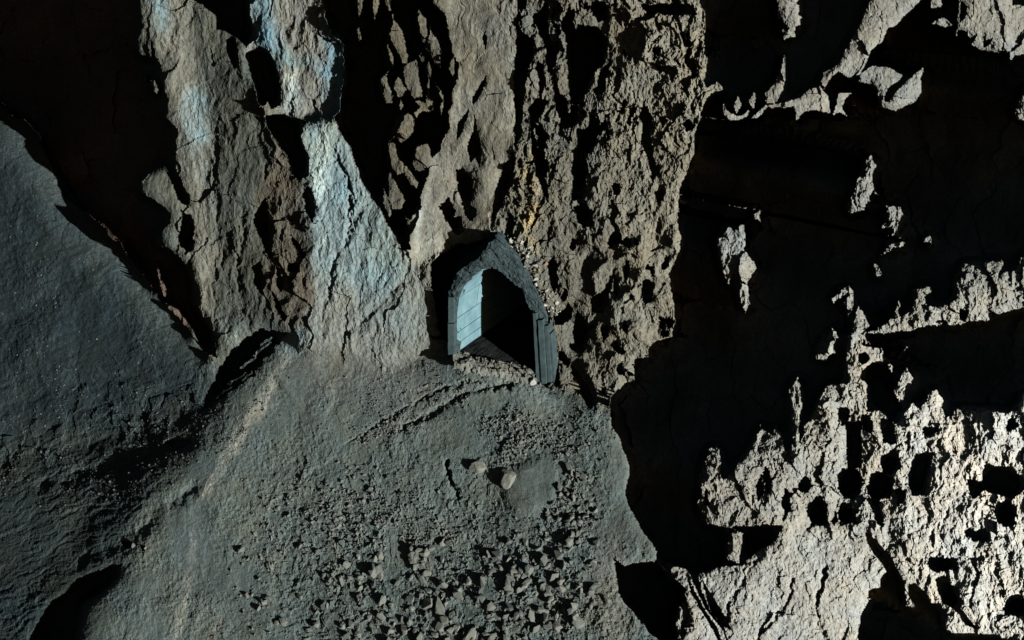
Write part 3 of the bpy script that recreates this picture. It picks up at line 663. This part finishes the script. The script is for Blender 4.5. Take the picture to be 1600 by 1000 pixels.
# front ring + outer shell in one rough sheet: from inner edge, across the front, then back into the rock
s_ = np.linspace(0, 1, 34)[:, None, None]
front = INNR[None] * (1 - s_) + OUTR[None] * s_
bulge = np.sin(np.linspace(0, math.pi, 34))[:, None, None] * NRM * .05
back = OUTR[None] + (cen - OUTR)[None] * .02 - NRM * np.concatenate([np.linspace(.06, .9, 12), np.linspace(1.2, 4.2, 8)])[:, None, None]
lip = INNR[None] + AX * np.linspace(.28, .04, 4)[:, None, None]
grid_obj('arch_ring', np.concatenate([lip, front + bulge, back], 0), M_FACE, rough=.11, s=.34)
# lining behind the blocks, floor, end wall
inner = INNR - (INNR - cen) * 0
lin = cen + (INNR - cen) * 1.03
grid_obj('lining', lin[None] + AX * np.linspace(.2, 12, 20)[:, None, None], M_LINING, rough=.02, s=.5)
fl = INNR[0][None] * (1 - np.linspace(0, 1, 60))[:, None] + INNR[-1][None] * np.linspace(0, 1, 60)[:, None]
grid_obj('tunnel_floor', fl[None] + AX * np.linspace(-.05, 12, 40)[:, None, None] + np.array([0, 0, .02]), M_FLOOR_SHADE, rough=.05, s=.4)
endg = lin[None] * (1 - np.linspace(0, 1, 6))[:, None, None] + cen * np.linspace(0, 1, 6)[:, None, None] + AX * 11.9
grid_obj('end_wall', endg, M_LINING, rough=.1, s=.5)
# blocks of the left wall: courses up the arch, staggered joints
crown = int(np.argmax(INNR[:, 2]))
prof = INNR[:crown + 1]
pd = np.concatenate([[0], np.cumsum(np.linalg.norm(np.diff(prof, axis=0), axis=1))]); pd /= pd[-1]
def prof_at(t): return np.array([np.interp(t, pd, prof[:, k]) for k in range(3)])
courses = [0, .09, .20, .35, .56, 1.0]
for ci in range(len(courses) - 1):
    t = .02 + (0 if ci % 2 else -.25) - rng.random() * .3
    while t < 4.2:
        w = rng.uniform(.55, .95) * (2.2 if ci > 2 else 1)
        x0, x1 = max(t, .06), t + w
        t += w
        if x1 - x0 < .12: continue
        g = .005
        c0, c1 = courses[ci] + .003, courses[ci + 1] - .003
        out = rng.uniform(-.006, .012)
        V8, nseg = [], 4
        for k in range(nseg + 1):
            p = prof_at(c0 + (c1 - c0) * k / nseg)
            inw = (cen - p); inw[1] = 0; inw -= AX * np.dot(inw, AX); inw /= np.linalg.norm(inw)
            for (xx, dd) in ((x0 + g, .015 + out), (x1 - g, .015 + out), (x0 + g, -.10), (x1 - g, -.10)):
                V8.append(p + AX * xx + inw * dd)
        fs = []
        for k in range(nseg):
            a = 4 * k; b = a + 4
            fs += [(a, a + 1, b + 1, b), (a + 2, a, b, b + 2), (a + 1, a + 3, b + 3, b + 1)]
        fs += [(0, 2, 3, 1), (4 * nseg, 4 * nseg + 1, 4 * nseg + 3, 4 * nseg + 2)]
        mesh_np('block', np.array(V8) - ORG, np.array(fs), M_BLOCK, portal)
# upright boards of the right jamb
def board(pu0, pu1, top, bot, depth):
    c, _ = plane_pts([(pu0[0], top), (pu1[0], top), (pu1[1], bot), (pu0[1], bot)], 37.75, YAWP)
    n = 14
    rows = []
    for k in range(n):
        t = k / (n - 1)
        l_, r_ = c[0] * (1 - t) + c[3] * t, c[1] * (1 - t) + c[2] * t
        j = (gnoise(np.array([t * 9.0 + depth * 31]), np.array([pu0[0] * .37]), 5)[0]) * .03
        rows.append([l_ + AX * .3, l_ + NRM * (depth - .03) + AX * j, l_ * .9 + r_ * .1 + NRM * depth, l_ * .1 + r_ * .9 + NRM * depth, r_ + NRM * (depth - .03) - AX * j, r_ + AX * .3])
    return grid_obj('board', np.array(rows), M_JAMB, rough=.018, s=.2, flip=True)
board((832, 838), (838.5, 845.5), 486, 600, .16)
board((839.5, 846), (848.5, 855.5), 496, 604, .21)
board((849.5, 856.5), (856, 863.5), 506, 602, .15)
board((856.5, 863.5), (861, 868), 520, 597, .10)
board((699.5, 699.5), (710.5, 710.5), 503, 551, .14)
board((700, 700), (710.5, 710.5), 462, 502, .12)
# broken sill in front of the floor
sl = fl[:, :]
sg = []
for k, off in enumerate(np.linspace(.1, -.62, 16)):
    drop = 0 if off > -.5 else (off + .5) * 1.6
    sg.append(sl + AX * .0 - NRM * (off) * 1.0 + np.array([0, 0, .05 + drop - .10 * max(0, -off)]))
SILL = grid_obj('sill', np.array(sg), M_SILL, rough=.16, s=.42)

# ------------------------------------------------------------------ stones
def hull_mesh(name, seed, mat, flat=.6, npts=13):
    r = random.Random(seed)
    bm = bmesh.new()
    for _ in range(npts):
        v = Vector((r.gauss(0, 1), r.gauss(0, 1), r.gauss(0, 1))).normalized() * r.uniform(.75, 1.0)
        bm.verts.new((v.x, v.y * r.uniform(.7, 1), v.z * flat))
    res = bmesh.ops.convex_hull(bm, input=bm.verts)
    bmesh.ops.delete(bm, geom=[g for g in res['geom_interior'] if isinstance(g, bmesh.types.BMVert)], context='VERTS')
    bmesh.ops.recalc_face_normals(bm, faces=bm.faces)
    me = bpy.data.meshes.new(name); bm.to_mesh(me); bm.free()
    me.materials.append(mat)
    return me
def boulder_mesh(name, seed, mat, flat):
    bm = bmesh.new(); bmesh.ops.create_icosphere(bm, subdivisions=3, radius=1)
    r = random.Random(seed)
    planes = [(Vector((r.gauss(0, 1), r.gauss(0, 1), r.gauss(0, 1))).normalized(), r.uniform(.46, .8)) for _ in range(13)]
    co = np.array([tuple(v.co) for v in bm.verts])
    nn = fbm(co[:, 0] * 1.7 + co[:, 2] + seed, co[:, 1] * 1.7 - co[:, 2] * .8, 4, seed, .6)
    for v, k in zip(bm.verts, nn):
        for (n, d) in planes:
            e = v.co.dot(n) - d
            if e > 0: v.co -= n * e * .92
        v.co *= 1 + .2 * float(k)
        v.co.z *= flat
    me = bpy.data.meshes.new(name); bm.to_mesh(me); bm.free(); me.materials.append(mat)
    return me
def surf(u, v):
    iu = int(round(np.interp(u, UA, gu))); iv = int(round(np.interp(v, VA, gv)))
    p = Vector(P[iv, iu].tolist())
    r = 3
    a = Vector((P[iv, min(iu + r, NU - 1)] - P[iv, max(iu - r, 0)]).tolist()); b = Vector((P[min(iv + r, NV - 1), iu] - P[max(iv - r, 0), iu]).tolist())
    n = b.cross(a).normalized()
    if n.dot(CAM - p) < 0: n = -n
    if n.dot((CAM - p).normalized()) < .5: n = (CAM - p).normalized()
    return p, n, bool(LIT[iv, iu])
def place(o, u, v, size_px, sink=.35, rot=None, sc=None, rr=rng):
    p, n, _ = surf(u, v)
    s = size_px / PXM / 2
    q = n.to_track_quat('Z', 'Y')
    from mathutils import Euler
    e = Euler(rot or (rr.uniform(-.45, .45), rr.uniform(-.45, .45), rr.uniform(0, 6.28))).to_quaternion()
    o.matrix_world = Matrix.LocRotScale(p + n * s * sink, q @ e, Vector(sc or (1, rr.uniform(.65, 1), rr.uniform(.7, 1.1))) * s)

SPECIAL = [  # u, v, px, mesh seed, material, label, flat, scale
    (746, 727, 30, 1, M_PALE, 'pale rounded boulder half buried in the rubble beneath the tunnel', .7, (1, .72, .8)),
    (791, 743, 34, 2, M_PALE, 'broad pale boulder beside the smooth dusty bed', .6, (1, .8, .8)),
    (826, 889, 17, 3, M_STONE, 'square faced grey block casting a sharp shadow low on the slope', .9, (1, 1, 1)),
    (851, 916, 20, 4, M_STONE, 'long grey stone lying below the square faced block', .6, (1.2, .55, .8)),
    (833, 597, 13, 5, M_CRYSTAL, 'small cream white stone at the foot of the right jamb', .8, (1, .8, .9)),
    (690, 955, 34, 6, M_STONE, 'long leaning slab stone with pale broken ends', .45, (1.3, .5, .8)),
    (765, 947, 22, 8, M_PALE, 'pale flat topped stone in the middle of the large rubble', .7, (1, .8, .9)),
    (735, 992, 28, 9, M_PALE, 'pale slab stone at the bottom of the rubble heap', .6, (1.2, .55, .8)),
    (594, 895, 17, 10, M_PALE, 'pale wedge stone next to a dark hollow in the rubble', .6, (1.2, .6, .9)),
    (661, 907, 19, 11, M_STONE, 'thin pointed stone lying crosswise in the rubble', .5, (1.3, .45, .9)),
    (229, 857, 9, 12, M_PALE, 'small light stone alone on the smooth dust', .8, (1, .8, .9)),
    (209, 853, 10, 13, M_STONE, 'grey stone with a pointed shadow alone on the smooth dust', .8, (1, .8, 1)),
    (893, 733, 20, 14, M_PALE, 'pale narrow stone at the rim of the smooth dusty bed', .5, (1.3, .5, .9)),
    (897, 803, 17, 15, M_PALE, 'pale rounded stone at the right rim of the rubble', .7, (1, .9, .9)),
    (628, 968, 12, 16, M_DARKSTONE, 'dark stone at the lower left end of the large rubble', .8, (1, .8, 1)),
    (808, 656, 13, 17, M_PALE, 'pale flat stone at the top of the fine rubble', .6, (1, .8, .9)),
    (664, 603, 10, 18, M_PALE, 'pale splinter stone among dark crumbs left of the sill', .6, (.6, 1, .9)),
    (680, 519, 22, 19, M_PALE, 'pale lump of rock left of the tunnel mouth', .6, (1.2, .6, .8)),
]
for (u, v, px, sd, mt, lab, fl_, sc_) in SPECIAL:
    o = bpy.data.objects.new('boulder' if px >= 30 else 'stone', boulder_mesh('stone', 400 + sd, mt, fl_)); COL.objects.link(o)
    place(o, u, v, px * 1.25, -.08, (rng.uniform(-.2, .2), rng.uniform(-.2, .2), rng.uniform(0, 6.3)), sc_)
    tag(o, lab, 'boulder' if px >= 30 else 'stone')

ZONES = [  # polygon, number, size range (px), labelled individually?
    ([(560, 880), (640, 850), (760, 870), (900, 830), (930, 900), (900, 990), (760, 1030), (600, 1010), (540, 930)], 560, (5, 22)),
    ([(390, 830), (480, 750), (560, 750), (640, 790), (660, 860), (560, 900), (400, 900)], 1100, (3, 10.5)),
    ([(380, 900), (560, 880), (560, 1040), (360, 1040)], 230, (3, 15)),
    ([(745, 660), (800, 640), (890, 660), (900, 715), (860, 725), (770, 720), (750, 690)], 640, (3, 9)),
    ([(850, 730), (920, 740), (940, 830), (880, 850), (850, 800)], 160, (5, 14)),
    ([(700, 770), (760, 770), (840, 800), (850, 870), (640, 870), (640, 800)], 320, (2.5, 8)),
    ([(560, 600), (700, 575), (760, 590), (700, 640), (620, 690), (560, 670)], 600, (2, 6)),
    ([(360, 640), (760, 640), (960, 660), (1000, 1000), (340, 1000)], 1700, (1.5, 4.5)),
    ([(0, 600), (330, 600), (440, 560), (420, 700), (200, 780), (0, 760)], 1300, (1.5, 6)),
    ([(20, 240), (150, 360), (300, 540), (300, 640), (0, 640)], 330, (1.2, 4)),
    ([(545, 680), (620, 645), (700, 615), (760, 600), (720, 640), (640, 668), (560, 700)], 420, (2.5, 7.5)),
    ([(860, 600), (950, 640), (960, 700), (900, 700)], 160, (3, 7)),
]
def in_poly(p, x, y):
    r = False
    for i in range(len(p)):
        (ax, ay), (bx, by) = p[i], p[(i + 1) % len(p)]
        if (ay > y) != (by > y) and x < (bx - ax) * (y - ay) / (by - ay) + ax: r = not r
    return r
cands = []
for zi, (poly, n, (a, b)) in enumerate(ZONES):
    xs = [p[0] for p in poly]; ys = [p[1] for p in poly]
    k = 0; tries = 0; jit = 5 if zi in (3, 4, 10) else (24 if zi in (1, 2) else 13)
    while k < n and tries < n * 12:
        tries += 1
        u, v = rng.uniform(min(xs), max(xs)), rng.uniform(min(ys), max(ys))
        if not in_poly(poly, u, v): continue
        u += rng.gauss(0, jit); v += rng.gauss(0, jit)
        iu = int(np.interp(u, UA, gu)); iv = int(np.interp(v, VA, gv))
        if not LIT[iv, iu] or (.8 * N1[iv, iu] + .9 * N2[iv, iu]) < rng.uniform(-.35, .25): continue
        if ((u - 828) / 44) ** 2 + ((v - 760) / 42) ** 2 < 1: continue
        s = a + (b - a) * rng.random() ** 2.8
        cands.append((s, u, v, zi)); k += 1
cands.sort(reverse=True)
big, small = cands[:280], cands[280:]
M_STONE2 = simple_mat('light_broken_stone', (.18, .20, .183), (.25, .265, .24), 2.5)
variants = [hull_mesh('rubble_stone', 900 + i, (M_STONE, M_STONE2, M_STONE, M_STONE2, M_DARKSTONE)[i % 5], (.55, .7, .9)[i % 3], 16) for i in range(15)]
for (s, u, v, zi) in big:
    vi = rng.randrange(15); o = bpy.data.objects.new('rubble_stone', variants[vi]); COL.objects.link(o)
    place(o, u, v, s * 1.15, .12)
    tone = ('grey', 'light grey', 'grey', 'light grey', 'dark')[vi % 5]; form = ('flat', 'angular', 'blocky')[vi % 3]
    where = {0: 'in the coarse rubble low on the slope', 1: 'in the fine rubble band left of the coarse rubble', 2: 'scattered at the dusty lower left edge of the rubble', 3: 'in the patch of fine rubble right below the tunnel',
             4: 'in the strip of rubble beside the dusty bed', 5: 'on the dusty ground between fine and coarse rubble'}.get(zi, 'in the crumbs near the tunnel sill')
    if zi == 0:
        marks = [((826, 889), 'near the square faced block'), ((690, 955), 'near the long leaning slab stone'), ((765, 947), 'near the pale flat topped stone'), ((735, 992), 'near the bottom pale slab'),
                 ((594, 895), 'near the pale wedge stone'), ((661, 907), 'near the thin pointed stone'), ((628, 968), 'near the dark end stone'), ((851, 916), 'near the long narrow stone')]
        where = 'in coarse rubble ' + min(marks, key=lambda m: (m[0][0] - u) ** 2 + (m[0][1] - v) ** 2)[1]
    size = 'large' if s > 12 else ('medium' if s > 8.5 else 'small')
    tag(o, '%s %s %s stone %s' % (size, form, tone, where), 'stone', 'broken stones of the rubble slope')
# everything smaller: one mass of crumbs
def crumbs(name, lst, mats_n, mat, label, cat, kind='stuff', parent=None, sink=.1):
    tv = []
    for i in range(10):
        me = hull_mesh('tmp', 1500 + i, mat, (.6, .75, .9)[i % 3], 9)
        me.calc_loop_triangles()
        vv = np.array([tuple(x.co) for x in me.vertices]); ff = np.array([tuple(t.vertices) for t in me.loop_triangles])
        tv.append((vv, ff)); bpy.data.meshes.remove(me)
    AV, AF, off = [], [], 0
    for (s, u, v, zi) in lst:
        p, n, _ = surf(u, v)
        sc = s * 1.1 / PXM / 2
        vv, ff = tv[rng.randrange(10)]
        from mathutils import Euler
        R = (n.to_track_quat('Z', 'Y') @ Euler((rng.uniform(-.6, .6), rng.uniform(-.6, .6), rng.uniform(0, 6.28))).to_quaternion()).to_matrix()
        w = (vv * np.array([1, rng.uniform(.6, 1), rng.uniform(.7, 1.1)]) * sc) @ np.array(R).T + np.array(p + n * sc * sink)
        AV.append(w); AF.append(ff + off); off += len(vv)
    o = mesh_np(name, np.concatenate(AV), np.concatenate(AF), mat, parent)
    if label: tag(o, label, cat, kind=kind)
    else: o['kind'] = kind
    return o
crumbs('gravel', [c for c in small if c[3] < 8 or c[3] >= 10], 1, M_STONE, 'grey crumbs and gravel strewn over the rubble slope', 'gravel')
crumbs('dark_gravel', [c for c in small if c[3] in (8,)], 1, M_DARKSTONE, 'dark gravel on the streaked left flank of the slope', 'gravel')
crumbs('pale_grit', [c for c in small if c[3] in (9,)], 1, M_PALE, 'tiny pale grit glinting on the dark left slope', 'grit')
# pale crust broken loose along the right shoulder of the arch
crust = []
for i in range(260):
    t = rng.random()
    u = 778 + 84 * t + rng.gauss(0, 10) + 7; v = 376 + 30 * t ** .6 + 88 * max(0, t - .3) / .7 * 1.05 + rng.gauss(0, 7) - 4
    iu = int(np.interp(u, UA, gu)); iv = int(np.interp(v, VA, gv))
    if LIT[iv, iu] and not hole[iv, iu]: crust.append((2 + 11 * rng.random() ** 2.2, u, v, 0))
crumbs('crust_fragments', crust[::2] + crust[1::8], 1, M_CRYSTAL, None, None, parent=MOBJ[0])
crumbs('ochre_fragments', crust[3::6] + [(rng.uniform(3, 7), 832 + rng.gauss(0, 6), rng.uniform(235, 395), 0) for _ in range(60)], 1, M_OCHRE, None, None, parent=MOBJ[0])
